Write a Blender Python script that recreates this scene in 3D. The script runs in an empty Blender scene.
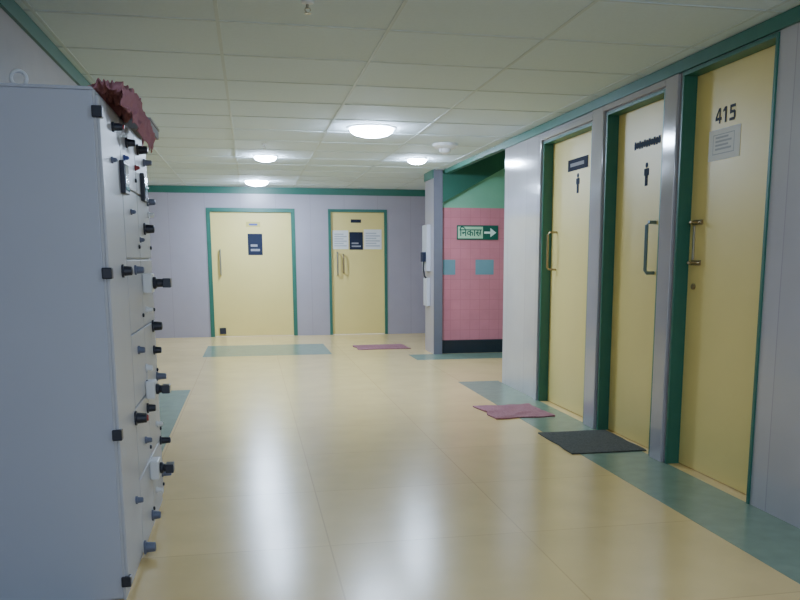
import bpy, bmesh, math, random
from mathutils import Vector, Matrix, noise
random.seed(4)
C = bpy.context.scene.collection
PI = math.pi
H = 1.4; CEIL = 2.67
# ------------------------------------------------------------ materials
def lin(c):
    c = c/255.0
    return c/12.92 if c <= .04045 else ((c+.055)/1.055)**2.4
def col(rgb): return (lin(rgb[0]), lin(rgb[1]), lin(rgb[2]), 1)
def mat(name, rgb, rough=.5, var=.06, nscale=6, bump=0, bscale=60, metal=0, spec=.5, coat=0,
        tile=None, joint=None, jrough=None):
    """tile=(axisU, axisV, width, height, offU, offV, mortar)"""
    m = bpy.data.materials.new(name); m.use_nodes = True
    nt = m.node_tree; N = nt.nodes; L = nt.links
    p = N['Principled BSDF']
    p.inputs['Roughness'].default_value = rough
    p.inputs['Metallic'].default_value = metal
    p.inputs['Specular IOR Level'].default_value = spec
    p.inputs['Coat Weight'].default_value = coat
    geo = N.new('ShaderNodeNewGeometry')
    nz = N.new('ShaderNodeTexNoise'); nz.inputs['Scale'].default_value = nscale
    nz.inputs['Detail'].default_value = 4
    L.new(geo.outputs['Position'], nz.inputs['Vector'])
    mx = N.new('ShaderNodeMix'); mx.data_type = 'RGBA'
    c = col(rgb)
    mx.inputs[6].default_value = tuple(x*(1-var*2) for x in c[:3])+(1,)
    mx.inputs[7].default_value = tuple(min(1, x*(1+var*2)) for x in c[:3])+(1,)
    L.new(nz.outputs['Fac'], mx.inputs[0])
    out = mx.outputs[2]
    if tile:
        a, b, w, h, ou, ov, mo = tile
        sp = N.new('ShaderNodeSeparateXYZ'); L.new(geo.outputs['Position'], sp.inputs[0])
        cb = N.new('ShaderNodeCombineXYZ')
        for k, (ax, of) in enumerate(((a, ou), (b, ov))):
            ad = N.new('ShaderNodeMath'); ad.operation = 'ADD'; ad.inputs[1].default_value = of
            L.new(sp.outputs['XYZ'.index(ax)], ad.inputs[0]); L.new(ad.outputs[0], cb.inputs[k])
        br = N.new('ShaderNodeTexBrick'); br.offset = 0; br.squash = 1
        br.inputs['Scale'].default_value = 1
        br.inputs['Brick Width'].default_value = w; br.inputs['Row Height'].default_value = h
        br.inputs['Mortar Size'].default_value = mo; br.inputs['Mortar Smooth'].default_value = .1
        br.inputs['Color1'].default_value = (.95, .95, .95, 1); br.inputs['Color2'].default_value = (1, 1, 1, 1)
        br.inputs['Mortar'].default_value = (1, 1, 1, 1)
        L.new(cb.outputs[0], br.inputs['Vector'])
        m1 = N.new('ShaderNodeMix'); m1.data_type = 'RGBA'; m1.blend_type = 'MULTIPLY'; m1.inputs[0].default_value = 1
        L.new(out, m1.inputs[6]); L.new(br.outputs['Color'], m1.inputs[7])
        m2 = N.new('ShaderNodeMix'); m2.data_type = 'RGBA'
        L.new(br.outputs['Fac'], m2.inputs[0]); L.new(m1.outputs[2], m2.inputs[6])
        m2.inputs[7].default_value = col(joint)
        out = m2.outputs[2]
    L.new(out, p.inputs['Base Color'])
    if bump:
        nb = N.new('ShaderNodeTexNoise'); nb.inputs['Scale'].default_value = bscale; nb.inputs['Detail'].default_value = 3
        L.new(geo.outputs['Position'], nb.inputs['Vector'])
        bp = N.new('ShaderNodeBump'); bp.inputs['Strength'].default_value = bump; bp.inputs['Distance'].default_value = .01
        L.new(nb.outputs['Fac'], bp.inputs['Height']); L.new(bp.outputs[0], p.inputs['Normal'])
    return m
def emis(name, rgb, s):
    m = bpy.data.materials.new(name); m.use_nodes = True
    nt = m.node_tree; nt.nodes.clear()
    e = nt.nodes.new('ShaderNodeEmission'); e.inputs[0].default_value = col(rgb); e.inputs[1].default_value = s
    o = nt.nodes.new('ShaderNodeOutputMaterial'); nt.links.new(e.outputs[0], o.inputs[0]); return m

M = {}
M['floor'] = mat('floor_terrazzo', (230,201,138), .23, .06, 3, .05, 5, spec=.6, tile=('X','Y',1,1,-.34+5,5,.004), joint=(212,180,122))
M['gfloor'] = mat('green_terrazzo', (128,148,128), .24, .10, 9, .04, 5)
M['ceil'] = mat('ceiling_tile', (208,222,230), .85, .02, 40, .15, 120)
M['grid'] = mat('ceiling_grid', (194,206,210), .6, .02)
M['bwall'] = mat('grey_wall_panels', (170,164,174), .3, .03, 4, tile=('X','Z',.62,3.2,10.06,.4,.005), joint=(156,150,158))
M['rwall'] = mat('grey_glazed_tiles', (184,181,186), .12, .05, 3, spec=.7, tile=('Y','Z',.62,3.2,10.2,.4,.004), joint=(162,158,166))
M['casing'] = mat('polished_grey_casing', (172,169,174), .10, .05, 3, spec=.8)
M['lwall'] = mat('left_wall_paint', (160,152,150), .5, .05)
M['green'] = mat('green_trim_paint', (46,108,92), .4, .06, 8)
M['dgreen'] = mat('dark_green_paint', (44,98,80), .5, .08, 4)
M['mint'] = mat('mint_wall_paint', (128,182,150), .5, .05, 4)
M['pink'] = mat('pink_wall_tiles', (212,130,142), .25, .05, 6, tile=('X','Z',.15,.15,10,.1,.003), joint=(196,116,128))
M['teal'] = mat('teal_tile', (118,154,164), .25, .05)
M['black'] = mat('black_plastic', (38,42,56), .35, .05)
M['skirt'] = mat('dark_skirting_tile', (30,40,50), .25, .05)
M['column'] = mat('grey_column_cladding', (112,110,120), .3, .06)
M['door'] = mat('yellow_laminate', (234,214,136), .4, .03, 2)
M['steel'] = mat('brushed_steel', (176,172,160), .35, .03, metal=.9)
M['brass'] = mat('dull_brass', (164,146,112), .4, .03, metal=.8)
M['tealmetal'] = mat('grey_enamelled_metal', (110,132,142), .4, .05, metal=.5)
M['cab'] = mat('powder_coated_side', (184,189,204), .45, .02, 3)
M['cabdoor'] = mat('powder_coated_doors', (188,190,198), .42, .03, 3)
M['white'] = mat('white_plastic', (225,228,232), .4, .02)
M['offwhite'] = mat('offwhite_enamel', (196,198,208), .4, .02)
M['greyplastic'] = mat('grey_blue_plastic', (100,108,132), .4, .02)
M['paper'] = mat('white_paper', (230,230,230), .8, .02)
M['ink'] = mat('dark_ink', (48,52,64), .7, .02)
M['slate'] = mat('dark_sign_plate', (40,46,66), .8, .05, spec=.2)
M['picto'] = mat('pictogram_vinyl', (56,64,84), .8, .03, spec=.2)
M['glass'] = mat('dark_meter_glass', (40,46,76), .1, .05)
M['red'] = mat('red_plastic', (150,50,54), .4, .02)
M['yellow'] = mat('yellow_plastic', (210,190,100), .4, .02)
M['blue'] = mat('blue_plastic', (70,86,160), .4, .02)
M['cloth'] = mat('pink_sheet', (172,122,134), .95, .10, 8, .3, 50, spec=.1)
M['greybox'] = mat('grey_card', (150,150,156), .8, .06)
M['redmat'] = mat('maroon_mat', (164,112,120), .95, .22, 60, .8, 220)
M['darkmat'] = mat('charcoal_mat', (84,86,80), .95, .3, 60, .8, 220)
M['exitgreen'] = mat('exit_sign_green', (22,92,74), .4, .03)
M['exitpale'] = mat('exit_sign_pale_panel', (176,214,176), .5, .02)
M['exitwhite'] = mat('exit_sign_lettering', (225,240,225), .5, .01)
M['lamp'] = emis('lamp_glow', (202,224,255), 300)
M['lampbig'] = emis('lamp_glow_large', (202,224,255), 185)
M['lampfill'] = emis('fill_lamp_glow', (206,226,255), 125)  # for the fill downlights outside the view

# ------------------------------------------------------------ mesh helpers
ORG = {}
class MB:
    def __init__(s): s.bm = bmesh.new()
    def box(s, x0, x1, y0, y1, z0, z1):
        vs = [s.bm.verts.new((x, y, z)) for z in (z0, z1) for x, y in ((x0,y0),(x1,y0),(x1,y1),(x0,y1))]
        for f in ((3,2,1,0),(4,5,6,7),(0,1,5,4),(1,2,6,5),(2,3,7,6),(3,0,4,7)):
            s.bm.faces.new([vs[i] for i in f])
        return s
    def prism(s, pts, f):
        """pts: 2D polygon; f(u,v,k) -> 3D for k=0,1"""
        a = [s.bm.verts.new(f(u, v, 0)) for u, v in pts]; b = [s.bm.verts.new(f(u, v, 1)) for u, v in pts]
        s.bm.faces.new(a); s.bm.faces.new(b[::-1])
        for i in range(len(pts)):
            j = (i+1) % len(pts); s.bm.faces.new((a[i], a[j], b[j], b[i]))
        return s
    def tube(s, pts, r, seg=12, caps=True, radii=None):
        pts = [Vector(p) for p in pts]; rings = []
        for i, p in enumerate(pts):
            t = (pts[min(i+1, len(pts)-1)] - pts[max(i-1, 0)])
            if t.length < 1e-9: t = (pts[-1]-pts[0])
            t.normalize()
            a = Vector((0,0,1)) if abs(t.z) < .9 else Vector((1,0,0))
            n = t.cross(a).normalized(); b = t.cross(n).normalized()
            rr = radii[i] if radii else r
            rings.append([s.bm.verts.new(p + n*rr*math.cos(2*PI*k/seg) + b*rr*math.sin(2*PI*k/seg)) for k in range(seg)])
        for i in range(len(rings)-1):
            for k in range(seg):
                s.bm.faces.new((rings[i][k], rings[i][(k+1)%seg], rings[i+1][(k+1)%seg], rings[i+1][k]))
        if caps:
            s.bm.faces.new(rings[0]); s.bm.faces.new(rings[-1])
        return s
    def lathe(s, c, prof, axis='Z', seg=32):
        c = Vector(c); rings = []
        for r, h in prof:
            ring = []
            for k in range(seg):
                a = 2*PI*k/seg
                if axis == 'Z': v = Vector((r*math.cos(a), r*math.sin(a), h))
                elif axis == 'X': v = Vector((h, r*math.cos(a), r*math.sin(a)))
                else: v = Vector((r*math.cos(a), h, r*math.sin(a)))
                ring.append(s.bm.verts.new(c+v))
            rings.append(ring)
        for i in range(len(rings)-1):
            for k in range(seg):
                s.bm.faces.new((rings[i][k], rings[i][(k+1)%seg], rings[i+1][(k+1)%seg], rings[i+1][k]))
        s.bm.faces.new(rings[0]); s.bm.faces.new(rings[-1])
        return s
    def torus(s, c, R, r, axis='Y', seg=32, sg=10):
        c = Vector(c); rings = []
        for i in range(seg):
            a = 2*PI*i/seg; ring = []
            for k in range(sg):
                b = 2*PI*k/sg; q = R + r*math.cos(b); h = r*math.sin(b)
                v = Vector((q*math.cos(a), h, q*math.sin(a))) if axis == 'Y' else Vector((q*math.cos(a), q*math.sin(a), h))
                ring.append(s.bm.verts.new(c+v))
            rings.append(ring)
        for i in range(seg):
            for k in range(sg):
                s.bm.faces.new((rings[i][k], rings[i][(k+1)%sg], rings[(i+1)%seg][(k+1)%sg], rings[(i+1)%seg][k]))
        return s
    def build(s, name, m, parent=None, bevel=0, smooth=False, base=False):
        bmesh.ops.recalc_face_normals(s.bm, faces=s.bm.faces)
        vs = [v.co.copy() for v in s.bm.verts]
        lo = Vector((min(v.x for v in vs), min(v.y for v in vs), min(v.z for v in vs)))
        hi = Vector((max(v.x for v in vs), max(v.y for v in vs), max(v.z for v in vs)))
        o0 = (lo+hi)/2
        if base: o0.z = lo.z
        for v in s.bm.verts: v.co -= o0
        me = bpy.data.meshes.new(name); s.bm.to_mesh(me); s.bm.free()
        me.materials.append(m)
        if smooth:
            for p in me.polygons: p.use_smooth = True
            try: me.set_sharp_from_angle(angle=math.radians(40))
            except Exception: pass
        o = bpy.data.objects.new(name, me); C.objects.link(o)
        par = ORG[parent.name] if parent else Vector((0,0,0))
        o.location = o0 - par
        if parent: o.parent = parent
        ORG[o.name] = o0
        if bevel:
            b = o.modifiers.new('bevel', 'BEVEL'); b.width = bevel; b.segments = 2; b.limit_method = 'ANGLE'
        return o
def tag(o, label, cat, group=None):
    o['label'] = label; o['category'] = cat
    if group: o['group'] = group
    return o
def struct(o): o['kind'] = 'structure'; return o
def thing(name, loc, label, cat, group=None):
    o = bpy.data.objects.new(name, None); o.empty_display_size = .1; C.objects.link(o)
    o.location = loc; ORG[o.name] = Vector(loc); return tag(o, label, cat, group)
def text_mesh(name, body, size, face, loc, m, parent=None, ext=.0008, width=None, bold=0):
    cu = bpy.data.curves.new(name, 'FONT'); cu.body = body; cu.size = size
    cu.align_x = 'CENTER'; cu.align_y = 'CENTER'; cu.extrude = ext; cu.offset = bold
    t = bpy.data.objects.new('tmp', cu); C.objects.link(t)
    bpy.context.view_layer.update()
    me = bpy.data.meshes.new_from_object(t.evaluated_get(bpy.context.evaluated_depsgraph_get()))
    C.objects.unlink(t); bpy.data.objects.remove(t)
    if width and len(me.vertices):
        w = max(v.co.x for v in me.vertices)-min(v.co.x for v in me.vertices)
        for v in me.vertices: v.co.x *= width/w
    if face == 'W': R = Matrix(((0,0,-1),(-1,0,0),(0,1,0)))
    else: R = Matrix(((1,0,0),(0,0,-1),(0,1,0)))
    me.transform(R.to_4x4())
    me.materials.clear(); me.materials.append(m)
    o = bpy.data.objects.new(name, me); C.objects.link(o)
    par = ORG[parent.name] if parent else Vector((0,0,0))
    o.location = Vector(loc)-par
    if parent: o.parent = parent
    ORG[o.name] = Vector(loc)
    return o

# ------------------------------------------------------------ camera
cd = bpy.data.cameras.new('camera'); cam = bpy.data.objects.new('camera', cd); C.objects.link(cam)
cam.location = (0, 0, H)
cam.rotation_euler = (math.radians(90-9.529), 0, math.radians(-11.93))
cd.sensor_width = 36; cd.lens = 37.8; cd.shift_x = -.0375; cd.shift_y = .125
cd.clip_start = .05
bpy.context.scene.camera = cam
def ray(px, py):
    u = px-430; v = 400-py
    F = 828.4+.1655*v; up = .9862*v-139.0
    return Vector((.9784*u+.2068*F, -.2068*u+.9784*F, up))
def onX(px, py, X):
    r = ray(px, py); return Vector((0,0,H)) + r*(X/r.x)

# ------------------------------------------------------------ room shell
WX = 2.78; LX = -1.12; BY = 15.75; CY = 9.16
struct(MB().box(-4.2, 4.7, -3, BY+.2, -.1, 0).build('floor', M['floor']))
struct(MB().box(2.3, WX, -3, 9.33, 0, .0015).build('trim_1', M['gfloor']))
struct(MB().box(LX, -.68, -3, 9.34, 0, .0015).build('trim_2', M['gfloor']))
struct(MB().box(-.72, 1.15, 12.5, 14.1, 0, .0015).build('trim_3', M['gfloor']))
struct(MB().box(2.25, 4.6, 11.5, 12.2, 0, .0015).build('trim_4', M['gfloor']))
ceiling = struct(MB().box(-4.2, 2.86, -3, BY+.2, CEIL, CEIL+.1).box(2.86, 3.6, 12.4, BY+.2, CEIL, CEIL+.1).build('ceiling', M['ceil']))
g = MB(); zb = CEIL-.004
k = -.128-.93*4
while k < WX-.05:
    if k > -4.1: g.box(k-.010, k+.010, -3, BY, zb, CEIL)
    k += .93
y = 4.95-.78*10
while y < BY:
    g.box(-4.1, WX, y-.010, y+.010, zb-.0005, CEIL)
    y += .78
g.build('ceiling_grid', M['grid'], ceiling)
D = {3: (6.69, 7.89, 2.50), 4: (5.45, 6.42, 2.53), 5: (4.21, 5.23, 2.585)}
w = MB()
for a, b in ((-3,4.21),(5.23,5.45),(6.42,6.69),(7.89,CY)): w.box(WX, 3.0, a, b, 0, CEIL)
for a, b, h in D.values(): w.box(WX, 3.0, a, b, h, CEIL)
w.box(2.95, 4.7, CY-.1, CY, 0, 3.4)
wr = struct(w.build('wall_right', M['rwall']))
# projecting polished casings between and over the openings
cs = MB(); px_ = WX-.028
for a, b, zt in ((5.255,5.425,2.585),(6.445,6.665,2.585),(7.905,8.0,2.56)):
    cs.box(px_, WX, a, b, 0, zt)
cs.box(px_, WX, 5.425, 6.445, 2.542, 2.585).box(px_, WX, 6.665, 7.905, 2.512, 2.56)
cs.build('casing', M['casing'], wr, bevel=.006)
struct(MB().box(LX-.15, LX, -3, 9.34, 0, CEIL).box(-4.2, LX-.15, 9.2, 9.34, 0, CEIL).build('wall_left', M['lwall']))
struct(MB().box(-4.3, -4.2, 9.2, BY+.2, 0, CEIL).build('wall_far_left', M['bwall']))
bw = MB()
for a, b in ((-4.2,-.74),(.82,1.42),(2.51,3.5)): bw.box(a, b, BY, BY+.2, 0, CEIL)
for a, b in ((-.74,.82),(1.42,2.51)): bw.box(a, b, BY, BY+.2, 2.30, CEIL)
struct(bw.build('wall_back', M['bwall']))
part_ = struct(MB().box(2.63, 2.75, 12.17, 12.80, 0, CEIL).build('wall_partition', M['bwall']))
MB().box(2.625, 2.755, 12.155, 12.17, 0, CEIL).build('end_cladding', M['column'], part_)
struct(MB().box(3.4, 3.5, 12.4, BY, 0, CEIL).build('wall_nook_right', M['bwall']))
sw = struct(MB().box(2.75, 4.7, 12.25, 12.4, 0, 2.14).build('wall_stairwell', M['pink']))
MB().box(2.75, 4.7, 12.25, 12.4, 2.14, 3.4).build('upper_wall', M['mint'], sw)
for a, b in ((2.78,2.97),(3.28,3.56),(3.88,4.16)):
    MB().box(a, b, 12.246, 12.25, 1.17, 1.39).build('accent_tile', M['teal'], sw)
struct(MB().box(2.755, 4.6, 12.235, 12.25, 0, .20).build('baseboard_stairwell', M['skirt']))
struct(MB().box(4.6, 4.7, CY, 12.25, 0, 3.4).build('wall_stairwell_right', M['mint']))
# sloping underside of the stair flight, falling to the left
so = MB()
so.prism([(2.755,2.20),(4.6,3.22),(4.6,3.38),(2.755,2.60)], lambda u, v, k_: (u, 12.17+.08*k_, v))
struct(so.build('ceiling_stairwell', M['dgreen']))
struct(MB().box(2.87, 4.6, CY, 12.25, 3.3, 3.4).build('ceiling_landing', M['mint']))
struct(MB().box(WX, 2.85, CY, 12.16, 2.61, 3.4).build('trim_5', M['green']))
struct(MB().box(WX-.02, WX, -3, CY+.01, CEIL-.08, CEIL-.0045).build('trim_6', M['green']))
struct(MB().box(LX, LX+.02, -3, 9.34, CEIL-.09, CEIL-.0045).build('trim_7', M['green']))
struct(MB().box(-4.2, 3.4, BY-.02, BY, CEIL-.12, CEIL-.0045).build('trim_8', M['green']))
struct(MB().box(2.61, 2.63, 12.17, 12.80, CEIL-.12, CEIL-.0045).build('trim_9', M['green']))

# ------------------------------------------------------------ doors
def d_handle_W(x, y, z0, z1, m, parent, out=.07, r=.011):
    MB().tube([(x,y,z0),(x-out*.8,y,z0),(x-out,y,z0+.02),(x-out,y,z1-.02),(x-out*.8,y,z1),(x,y,z1)], r).build('door_handle', m, parent, smooth=True)
def d_handle_S(x, y, z0, z1, m, parent, out=.07, r=.014):
    MB().tube([(x,y,z0),(x,y-out*.8,z0),(x,y-out,z0+.02),(x,y-out,z1-.02),(x,y-out*.8,z1),(x,y,z1)], r).build('door_handle', m, parent, smooth=True)
JW = .024
LXD = 2.865
doors = {}
for n, (a, b, h) in D.items():
    d = struct(MB().box(LXD, LXD+.04, a+JW, b-JW, .006, h-JW).build('door_%d' % n, M['door'], bevel=.002)); doors[n] = d
    f = MB().box(WX-.010, 2.96, a, a+JW, 0, h).box(WX-.010, 2.96, b-JW, b, 0, h).box(WX-.010, 2.96, a+JW, b-JW, h-JW, h)
    f.build('door_frame', M['green'], d, bevel=.002)
d_handle_W(LXD, 7.72, 1.30, 1.65, M['brass'], doors[3], .09, .010)
d_handle_W(LXD, 5.70, 1.30, 1.66, M['tealmetal'], doors[4], .07, .013)
for z in (1.635, 1.375):
    l_ = MB().box(LXD-.008, LXD, 5.045, 5.165, z-.016, z+.016).build('latch', M['brass'], doors[5], bevel=.002)
    MB().tube([(LXD-.018,5.03,z),(LXD-.018,5.185,z)], .007).tube([(LXD-.018,5.08,z),(LXD-.060,5.08,z)], .007).lathe((LXD-.060,5.08,z), [(.009,0),(.012,-.006),(.009,-.012)], 'X', 16).build('latch_bolt', M['brass'], l_, smooth=True)
MB().box(LXD-.012, LXD, 5.135, 5.15, 1.395, 1.615).build('latch_bar', M['steel'], doors[5], bevel=.002)
MB().lathe((LXD,5.12,1.22), [(.020,0),(.020,-.012),(.008,-.016)], 'X', 20).build('keyhole', M['brass'], doors[5], smooth=True)
back = {1: (-.74, .82, 2.30, .07), 2: (1.42, 2.51, 2.30, .05)}
for n, (a, b, h, jw) in back.items():
    d = struct(MB().box(a+jw, b-jw, BY+.03, BY+.07, .006, h-jw).build('door_%d' % n, M['door'], bevel=.002)); doors[n] = d
    MB().box(a, a+jw, BY-.012, BY+.1, 0, h).box(b-jw, b, BY-.012, BY+.1, 0, h).box(a+jw, b-jw, BY-.012, BY+.1, h-jw, h).build('door_frame', M['green'], d, bevel=.002)
d_handle_S(-.52, BY+.03, 1.12, 1.56, M['steel'], doors[1])
d_handle_S(1.58, BY+.03, 1.11, 1.52, M['steel'], doors[2])
d_handle_S(1.69, BY+.03, 1.15, 1.48, M['brass'], doors[2])
MB().box(-.58, -.47, BY+.0, BY+.03, .05, .16).build('kick_bolt', M['black'], doors[1])
SY = BY+.03
def lines_S(x0, x1, z0, z1, n, y, m, parent, name='printed_lines'):
    q = MB(); dz = (z1-z0)/(n*2-1)
    for i in range(n):
        e = x1-(x1-x0)*(.0 if i % 2 == 0 else .25)
        q.box(x0, e, y-.001, y, z0+dz*2*i, z0+dz*2*i+dz)
    q.build(name, m, parent)
def lines_W(y0, y1, z0, z1, n, x, m, parent, name='printed_lines'):
    q = MB(); dz = (z1-z0)/(n*2-1)
    for i in range(n):
        e = y0+(y1-y0)*(.0 if i % 2 == 0 else .2)
        q.box(x-.001, x, e, y1, z0+dz*2*i, z0+dz*2*i+dz)
    q.build(name, m, parent)
M['faint'] = mat('faint_print', (186,188,196), .8, .03)
t = tag(MB().box(-.03,.23,SY-.006,SY,1.47,1.85).build('door_sign', M['slate']), 'dark upright sign plate on the wide yellow door at the far left', 'sign')
lines_S(.02,.18,1.54,1.66,2,SY-.006,M['greybox'],t)
t = tag(MB().box(-.05,.20,SY-.004,SY,1.97,2.06).build('name_plate', M['yellow']), 'small yellowish name plate above the dark sign on the wide far door', 'sign')
lines_S(0,.15,1.995,2.03,1,SY-.004,M['blue'],t)
t = tag(MB().box(1.50,1.79,SY-.003,SY,1.58,1.92).build('paper_notice', M['paper']), 'white paper notice left of the dark plate on the narrow far door', 'notice')
lines_S(1.53,1.76,1.63,1.86,6,SY-.003,M['faint'],t)
t = tag(MB().box(1.81,2.06,SY-.006,SY,1.57,1.89).build('door_sign', M['slate']), 'dark square sign plate between two papers on the narrow far door', 'sign')
lines_S(1.85,2.02,1.62,1.70,2,SY-.006,M['greybox'],t)
t = tag(MB().box(2.08,2.41,SY-.003,SY,1.58,1.94).build('paper_notice', M['paper']), 'white paper notice right of the dark plate on the narrow far door', 'notice')
lines_S(2.11,2.38,1.63,1.88,6,SY-.003,M['faint'],t)
t = tag(MB().box(1.84,2.03,SY-.004,SY,2.06,2.12).build('number_plate', M['slate']), 'small dark number plate at the top of the narrow far door', 'sign')
FX = LXD
def person_pictogram(y, z, s, label):
    p = thing('pictogram', (FX, y, z), label, 'sign')
    MB().lathe((FX, y, z+s*.42), [(s*.12,0),(s*.12,-.003)], 'X', 20).build('head', M['picto'], p)
    b = MB(); x0, x1 = FX-.003, FX
    b.box(x0,x1,y-s*.14,y+s*.14,z-s*.02,z+s*.28)
    b.box(x0,x1,y-s*.23,y-s*.16,z-s*.04,z+s*.27).box(x0,x1,y+s*.16,y+s*.23,z-s*.04,z+s*.27)
    b.box(x0,x1,y-s*.13,y-s*.02,z-s*.5,z-s*.02).box(x0,x1,y+s*.02,y+s*.13,z-s*.5,z-s*.02)
    b.build('body', M['picto'], p)
t = tag(MB().box(FX-.005,FX,7.00,7.46,2.18,2.28).build('door_sign', M['slate']), 'dark sign strip at the top of the farthest right-hand door', 'sign')
lines_W(7.08,7.40,2.215,2.245,1,FX-.005,M['greybox'],t)
person_pictogram(7.22, 2.06, .165, 'dark person pictogram on the farthest right-hand door')
q = MB()
q.box(FX-.002, FX, 5.68, 6.10, 2.218, 2.250)
for i in range(11):
    y0_ = 6.10-.0385*i; hi_ = (.264,.258,.264,.256)[i % 4]; lo_ = (.206,.212,.206)[i % 3]
    q.box(FX-.0022, FX, y0_-.030, y0_-.004, 2+lo_, 2+hi_)
tag(q.build('door_lettering', M['picto']), 'line of dark lettering at the top of the middle right-hand door', 'sign')
person_pictogram(5.88, 2.01, .16, 'dark person pictogram below the lettering on the middle door')
def digits(m, label):
    r = thing('room_number', (FX, 4.845, 2.22), label, 'room number')
    Hh = .092; z0 = 2.224
    shapes = {
     '4': [[(.62,0),(.82,0),(.82,1),(.62,1)], [(0,.22),(1,.22),(1,.40),(0,.40)], [(0,.40),(.2,.40),(.70,1),(.52,1)]],
     '1': [[(.42,0),(.66,0),(.66,1),(.42,1)], [(.12,.68),(.42,.80),(.42,1),(.12,.84)]],
     '5': [[(.08,.82),(.92,.82),(.92,1),(.08,1)], [(.08,.44),(.28,.44),(.28,.82),(.08,.82)], [(.28,.46),(.78,.46),(.94,.54),(.78,.64),(.28,.64)],
           [(.74,.12),(.96,.16),(.96,.54),(.74,.54)], [(.04,0),(.80,0),(.94,.12),(.80,.18),(.04,.18)]]}
    y = 4.845+.112
    for i, ch in enumerate('415'):
        b = MB(); W = .066
        for j, poly in enumerate(shapes[ch]):
            b.prism(poly, lambda u, v, k_, y=y, j=j: (FX-.0025*k_-.0001*j*k_, y-u*W, z0+v*Hh))
        b.build('digit', m, r); y -= .078
    return r
digits(M['ink'], 'dark room number 415 on the nearest yellow door')
t = tag(MB().box(FX-.003,FX,4.67,5.02,2.005,2.19).build('paper_notice', M['paper']), 'white paper notice taped under the number on the nearest yellow door', 'notice')
fr = MB()
for a,b,c,e in ((4.73,4.97,2.155,2.16),(4.73,4.97,2.04,2.045),(4.73,4.735,2.04,2.16),(4.965,4.97,2.04,2.16)): fr.box(FX-.0035,FX-.003,a,b,c,e)
fr.build('printed_border', M['faint'], t)
lines_W(4.76,4.94,2.065,2.145,4,FX-.0035,M['faint'],t)

# ------------------------------------------------------------ exit sign
t = thing('exit_sign', (3.305,12.25,1.68), 'green exit sign with dark lettering and white arrow on the pink tiled wall', 'sign')
MB().box(2.99,3.62,12.235,12.25,1.68,1.89).build('plate', M['exitgreen'], t, bevel=.003)
MB().box(3.005,3.385,12.233,12.235,1.700,1.870).build('text_panel', M['exitpale'], t)
text_mesh('lettering', '\u093f\u0928\u0915\u093e\u0938', .15, 'S', (3.197,12.2322,1.780), M['exitgreen'], t, width=.34, bold=.0025)
ar = MB().box(3.405,3.51,12.231,12.235,1.770,1.800)
v = [ar.bm.verts.new(p) for p in ((3.50,12.231,1.72),(3.59,12.231,1.785),(3.50,12.231,1.85),(3.50,12.235,1.72),(3.59,12.235,1.785),(3.50,12.235,1.85))]
for f in ((0,1,2),(3,5,4),(0,3,4,1),(1,4,5,2),(2,5,3,0)): ar.bm.faces.new([v[i] for i in f])
ar.build('arrow', M['exitwhite'], t)

# ------------------------------------------------------------ wall box on the partition
t = thing('wall_box', (2.63,12.55,.65), 'tall narrow white box fixed to the partition beside the stairs', 'wall box')
MB().box(2.57,2.63,12.40,12.74,1.22,1.90).build('upper_case', M['offwhite'], t, bevel=.006)
MB().box(2.58,2.63,12.44,12.70,.70,1.12).build('lower_case', M['offwhite'], t, bevel=.006)
MB().box(2.52,2.57,12.46,12.62,1.36,1.50).build('switch_unit', M['slate'], t, bevel=.004)
MB().tube([(2.55,12.53,1.36),(2.545,12.53,1.25),(2.56,12.53,1.15),(2.60,12.53,1.1)], .012).build('hose', M['black'], t, smooth=True)

# ------------------------------------------------------------ mats
def mat_obj(name, x0, x1, y0, y1, m, label, rot=0, seed=0, rum=.0):
    b = MB(); nx, ny = 30, 30; cx, cy = (x0+x1)/2, (y0+y1)/2; th = .006
    gr = []
    for i in range(nx+1):
        row = []
        for j in range(ny+1):
            X = x0+(x1-x0)*i/nx; Y = y0+(y1-y0)*j/ny
            ex = noise.noise(Vector((X*5+seed, Y*5, 0)))*(.012+rum); ey = noise.noise(Vector((X*5, Y*5+seed, 9)))*(.012+rum)
            z = .003+th+.003*(noise.noise(Vector((X*9, Y*9, seed)))+.5) + rum*.7*max(0, noise.noise(Vector((X*6, Y*6, seed+3))))
            dx, dy = X-cx+ex, Y-cy+ey
            row.append(b.bm.verts.new((cx+dx*math.cos(rot)-dy*math.sin(rot), cy+dx*math.sin(rot)+dy*math.cos(rot), z)))
        gr.append(row)
    fs = []
    for i in range(nx):
        for j in range(ny): fs.append(b.bm.faces.new((gr[i][j], gr[i+1][j], gr[i+1][j+1], gr[i][j+1])))
    r = bmesh.ops.extrude_face_region(b.bm, geom=fs)
    for v_ in [q for q in r['geom'] if isinstance(q, bmesh.types.BMVert)]: v_.co.z = .002
    return tag(b.build(name, m), label, 'mat')
mat_obj('door_mat', 2.07, 2.62, 7.02, 7.68, M['redmat'], 'faded pinkish rumpled mat in front of the farthest right-hand door', .04, 1, .03)
mat_obj('door_mat', 2.24, 2.82, 5.60, 6.36, M['darkmat'], 'charcoal grey mat in front of the middle right-hand door', .0, 2)
mat_obj('door_mat', 1.6, 2.42, 13.0, 13.7, M['redmat'], 'small dull red mat on the floor near the narrow far door', .05, 3, .02)

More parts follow.
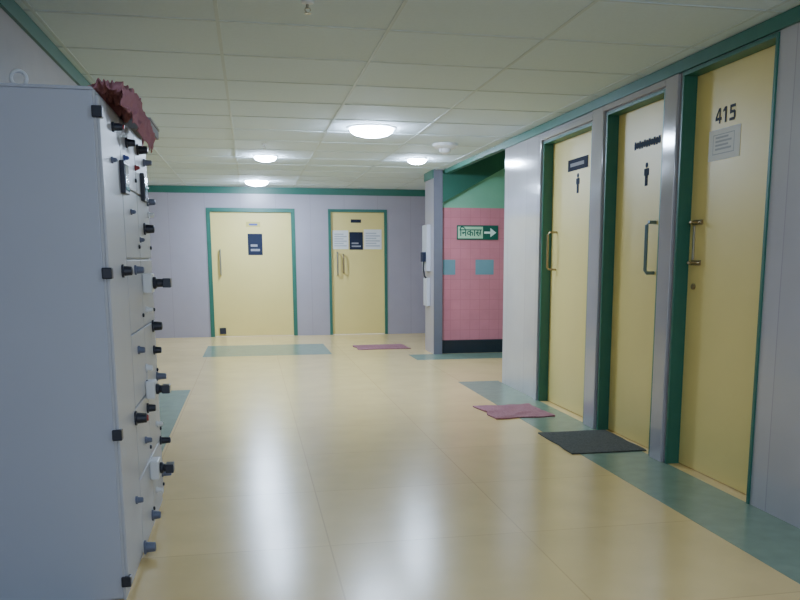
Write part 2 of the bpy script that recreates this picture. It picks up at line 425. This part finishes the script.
# ------------------------------------------------------------ ceiling fittings
def downlight(x, y, r, m, label, dep=.045):
    t = thing('ceiling_downlight', (x, y, CEIL), label, 'ceiling light', 'round ceiling downlights')
    MB().lathe((x,y,CEIL), [(r*1.10,0),(r*1.10,-.008),(r*1.02,-.014),(r*.98,-.014),(r*.98,0)]).build('trim_ring', M['white'], t, smooth=True)
    MB().lathe((x,y,CEIL-.0046), [(r*.97,-.001),(r*.97,-.012),(r*.93,-dep*.45),(r*.75,-dep*.75),(r*.45,-dep*.94),(r*.1,-dep)]).build('lens', m, t, smooth=True)
downlight(1.21, 8.50, .22, M['lampbig'], 'bright downlight in the ceiling, lens enlarged for its bloom, nearest of the lit ones in view', .085)  # lens made wider and deeper to stand in for the lamp's bloom
downlight(.23, 11.05, .14, M['lamp'], 'lit downlight in the left half of ceiling, ahead of the wide far door', .065)
downlight(2.14, 10.95, .125, M['lamp'], 'lit downlight at the right of the ceiling, near the stair opening', .065)
downlight(.15, 14.5, .19, M['lamp'], 'lit downlight closest to the back wall, above the wide far door', .08)
downlight(1.3, 2.6, .15, M['lampfill'], 'unseen fill downlight in the ceiling over the corridor beside the grey cabinet')  # out of view, added to fill the near corridor with light
downlight(.8, -1.2, .15, M['lampfill'], 'unseen fill downlight in the ceiling at the near end of the corridor')  # unseen as well, adds fill light from behind the camera
def sprinkler(x, y, label):
    t = thing('ceiling_sprinkler', (x, y, CEIL), label, 'sprinkler', 'ceiling sprinklers')
    MB().lathe((x,y,CEIL), [(.03,.004),(.03,-.009),(.013,-.015)]).build('rosette', M['white'], t, smooth=True)
    MB().tube([(x,y,CEIL-.005),(x,y,CEIL-.035)], .008).tube([(x-.010,y,CEIL-.03),(x-.014,y,CEIL-.042),(x-.003,y,CEIL-.056)], .003,8).tube([(x+.010,y,CEIL-.03),(x+.014,y,CEIL-.042),(x+.003,y,CEIL-.056)], .003,8).build('body', M['steel'], t, smooth=True)
    MB().lathe((x,y,CEIL-.056), [(.017,0),(.017,-.003)]).build('deflector', M['steel'], t)
sprinkler(.325, 4.50, 'pendant sprinkler head at the top of the view in the near ceiling')
sprinkler(.20, 9.9, 'small pendant sprinkler head left of the enlarged downlight')
t = thing('smoke_detector', (2.18, 9.5, CEIL), 'white round detector on the ceiling near the right wall corner', 'smoke detector')
MB().lathe((2.18,9.5,CEIL), [(.14,0),(.14,-.025),(.10,-.055)]).build('base', M['white'], t, smooth=True)
MB().lathe((2.18,9.5,CEIL-.055), [(.07,0),(.06,-.035),(.03,-.055)]).build('sensor_head', M['white'], t, smooth=True)

# ------------------------------------------------------------ electrical cabinet
CX0, CX1, CY0, CY1, CZ = -1.10, -.54, 3.50, 5.0, 2.04
cab = thing('electrical_cabinet', ((CX0+CX1)/2, (CY0+CY1)/2, 0), 'tall grey steel electrical switchgear cabinet at the left with many switches', 'electrical cabinet')
MB().box(CX0, CX1-.022, CY0+.012, CY1, .0, CZ-.012).build('body', M['cabdoor'], cab, bevel=.003)
MB().box(CX0+.005, CX1-.022, CY0, CY0+.012, .01, CZ-.012).build('side_panel', M['cab'], cab, bevel=.003)
MB().box(CX0-.0, CX1-.02, CY0-.004, CY1, CZ-.012, CZ).build('top_panel', M['cab'], cab, bevel=.002)
MB().box(CX1-.022, CX1-.012, CY0+.002, CY1-.002, .0, CZ-.013).build('front_frame', M['cabdoor'], cab, bevel=.002)
MB().box(CX1-.012, CX1, CY0+.01, 4.0, .05, CZ-.03).build('tall_door', M['cabdoor'], cab, bevel=.003)
rows = [.05,.38,.72,1.06,1.40,1.72,2.01]
for a, b in ((4.012,4.49),(4.502,4.985)):
    for i in range(len(rows)-1):
        dd = MB().box(CX1-.012, CX1, a, b, rows[i]+.005, rows[i+1]-.005).build('compartment_door', M['cabdoor'], cab, bevel=.003)
        MB().lathe((CX1, b-.03, rows[i]+.06), [(.010,0),(.010,.008),(.004,.010)], 'X', 14).build('lock', M['black'], dd)
for z in (1.95, 1.345, .70, .08):
    MB().box(CX1-.026, CX1+.012, CY0-.010, CY0+.03, z-.022, z+.022).build('hinge', M['black'], cab, bevel=.004)
le = MB().torus((-.850, 3.66, CZ+.048), .028, .0075, 'Y'); le.lathe((-.850,3.66,CZ), [(.022,0),(.022,.012),(.011,.022)])
le.build('lifting_eye', M['white'], cab, smooth=True)
def clampY(y): return min(4.93, max(3.62, y))
def knob(px, py, r=.022, out=.05, cap=None, m='black'):
    p = onX(px, py, CX1+out*.6); y = clampY(p.y); z = p.z
    k_ = MB().lathe((CX1,y,z), [(r*1.3,0),(r*1.3,.008),(r,.010),(r*.85,out),(r*.6,out+.003)], 'X', 20).build('selector_knob', M[m], cab, smooth=True)
    if cap: MB().lathe((CX1+out+.003,y,z), [(r*.6,0),(r*.5,.006)], 'X', 16).build('cap', M[cap], k_)
def lamp(px, py, m, r=.010):
    p = onX(px, py, CX1+.01); y = clampY(p.y)
    MB().lathe((CX1,y,p.z), [(r*1.4,0),(r*1.4,.006),(r,.008),(r*.8,.02),(r*.3,.024)], 'X', 16).build('indicator_lamp', M[m], cab, smooth=True)
def meter(px, py, w_=.10, h_=.10):
    p = onX(px, py, CX1+.02); y = clampY(p.y); z = p.z
    o = MB().box(CX1, CX1+.02, y-w_/2, y+w_/2, z-h_/2, z+h_/2).build('panel_meter', M['black'], cab, bevel=.003)
    MB().box(CX1+.02, CX1+.022, y-w_*.4, y+w_*.4, z-h_*.4, z+h_*.4).build('display', M['glass'], o)
def breaker(px, py, s=.055, out=.10):
    p = onX(px, py, CX1+.03); y = clampY(p.y); z = p.z
    o = MB().box(CX1, CX1+.045, y-s, y+s, z-s*.8, z+s*.8).build('switch_base', M['white'], cab, bevel=.006)
    h_ = MB().lathe((CX1+.045,y,z), [(s*.5,0),(s*.5,.015),(s*.35,.02),(s*.32,out-.045)], 'X', 20)
    h_.box(CX1+out-.02, CX1+out+.02, y-s*.6, y+s*.6, z-s*.38, z+s*.38)
    h_.build('rotary_handle', M['black'], o, smooth=False, bevel=.003)
meter(127, 178, .14, .14); meter(146, 188, .14, .14)
knob(118, 127, .016, .04, 'red'); knob(131, 143, .018, .04, m='black'); knob(143, 150, .022, .05); knob(148, 163, .016, .04, m='greyplastic')
for x_, y_, m_ in ((114,160,'greyplastic'),(126,158,'blue'),(137,168,'red')): lamp(x_, y_, m_)
knob(150, 229, .024, .05); knob(153, 203, .018, .04, m='greyplastic'); knob(153, 216, .014, .03, m='white')
knob(128, 271, .022, .04); knob(140, 270, .018, .04, m='greyplastic')
breaker(150, 283, .062, .115)
lamp(133, 212, 'greyplastic'); lamp(142, 240, 'greyplastic')
knob(158, 326, .026, .05); knob(150, 310, .014, .03, m='white'); knob(142, 350, .016, .03, m='greyplastic'); knob(158, 350, .020, .04)
knob(166, 371, .020, .05, m='greyplastic'); knob(150, 368, .016, .03, m='white')
breaker(153, 389, .056, .095)
knob(142, 418, .026, .05, 'red'); knob(152, 408, .020, .04); knob(149, 440, .014, .03, m='greyplastic'); knob(160, 424, .014, .03, m='white')
knob(168, 436, .020, .055); breaker(157, 468, .060, .095); knob(171, 464, .014, .05, m='greyplastic')
knob(157, 515, .022, .04, m='greyplastic'); knob(160, 490, .014, .03, m='white'); knob(151, 547, .026, .05, m='greyplastic'); knob(140, 500, .014, .03, m='greyplastic')

# folded dusty pink sheet bunched at the front edge of the cabinet top
b = MB(); nx, ny = 60, 90; gr = []
def rd(p): return 1-2*abs(noise.noise(p))
for i in range(nx+1):
    row = []
    for j in range(ny+1):
        s = i/nx; q = j/ny
        Y = 3.64+.86*q; n1 = noise.noise(Vector((s*5, Y*6, 2))); n2 = rd(Vector((s*5, Y*7, 8))); n3 = rd(Vector((s*10, Y*13, 5)))
        hh = (.008+.040*min(1, q*1.8))*min(1, (1-q)*4)
        fold = max(0, n2)**2*.034 + max(0, n3)**2*.012
        edge = .04*noise.noise(Vector((0, Y*5, 1)))
        if s < .6:
            a = s/.6
            X = -.62+.125*a+edge*(1-a)
            z = CZ+.006+hh*math.sin(PI*.5*min(1, a*1.25))+fold*min(1, a*3)
        else:
            a = (s-.6)/.4
            X = -.495+.030*math.sin(PI*.75*a)*(.35+q)+.5*fold
            z = CZ+.006+hh*(1-a)+fold*(1-a)-a*(.045+.08*q+.10*noise.noise(Vector((2, Y*8, 3))))
        row.append(b.bm.verts.new((X, Y+.02*n1, z)))
    gr.append(row)
for i in range(nx):
    for j in range(ny): b.bm.faces.new((gr[i][j], gr[i+1][j], gr[i+1][j+1], gr[i][j+1]))
o = b.build('folded_sheet', M['cloth'], smooth=True)
sm = o.modifiers.new('thick', 'SOLIDIFY'); sm.thickness = .003; sm.offset = 1
tag(o, 'crumpled pink sheet bunched at the front edge of the grey cabinet top', 'cloth')
t = thing('flat_box', (-.7, 4.76, CZ), 'flat grey box on the far end of the cabinet top', 'box')
MB().box(-.85,-.465,4.57,4.97,CZ+.001,CZ+.045).build('tray', M['greybox'], t, bevel=.004)
MB().box(-.855,-.46,4.565,4.975,CZ+.045,CZ+.058).build('lid', M['greybox'], t, bevel=.003)

# ------------------------------------------------------------ world
wd = bpy.data.worlds.new('world'); bpy.context.scene.world = wd; wd.use_nodes = True
wd.node_tree.nodes['Background'].inputs[0].default_value = (.66,.79,1,1)
wd.node_tree.nodes['Background'].inputs[1].default_value = 2.1
print('DONE')
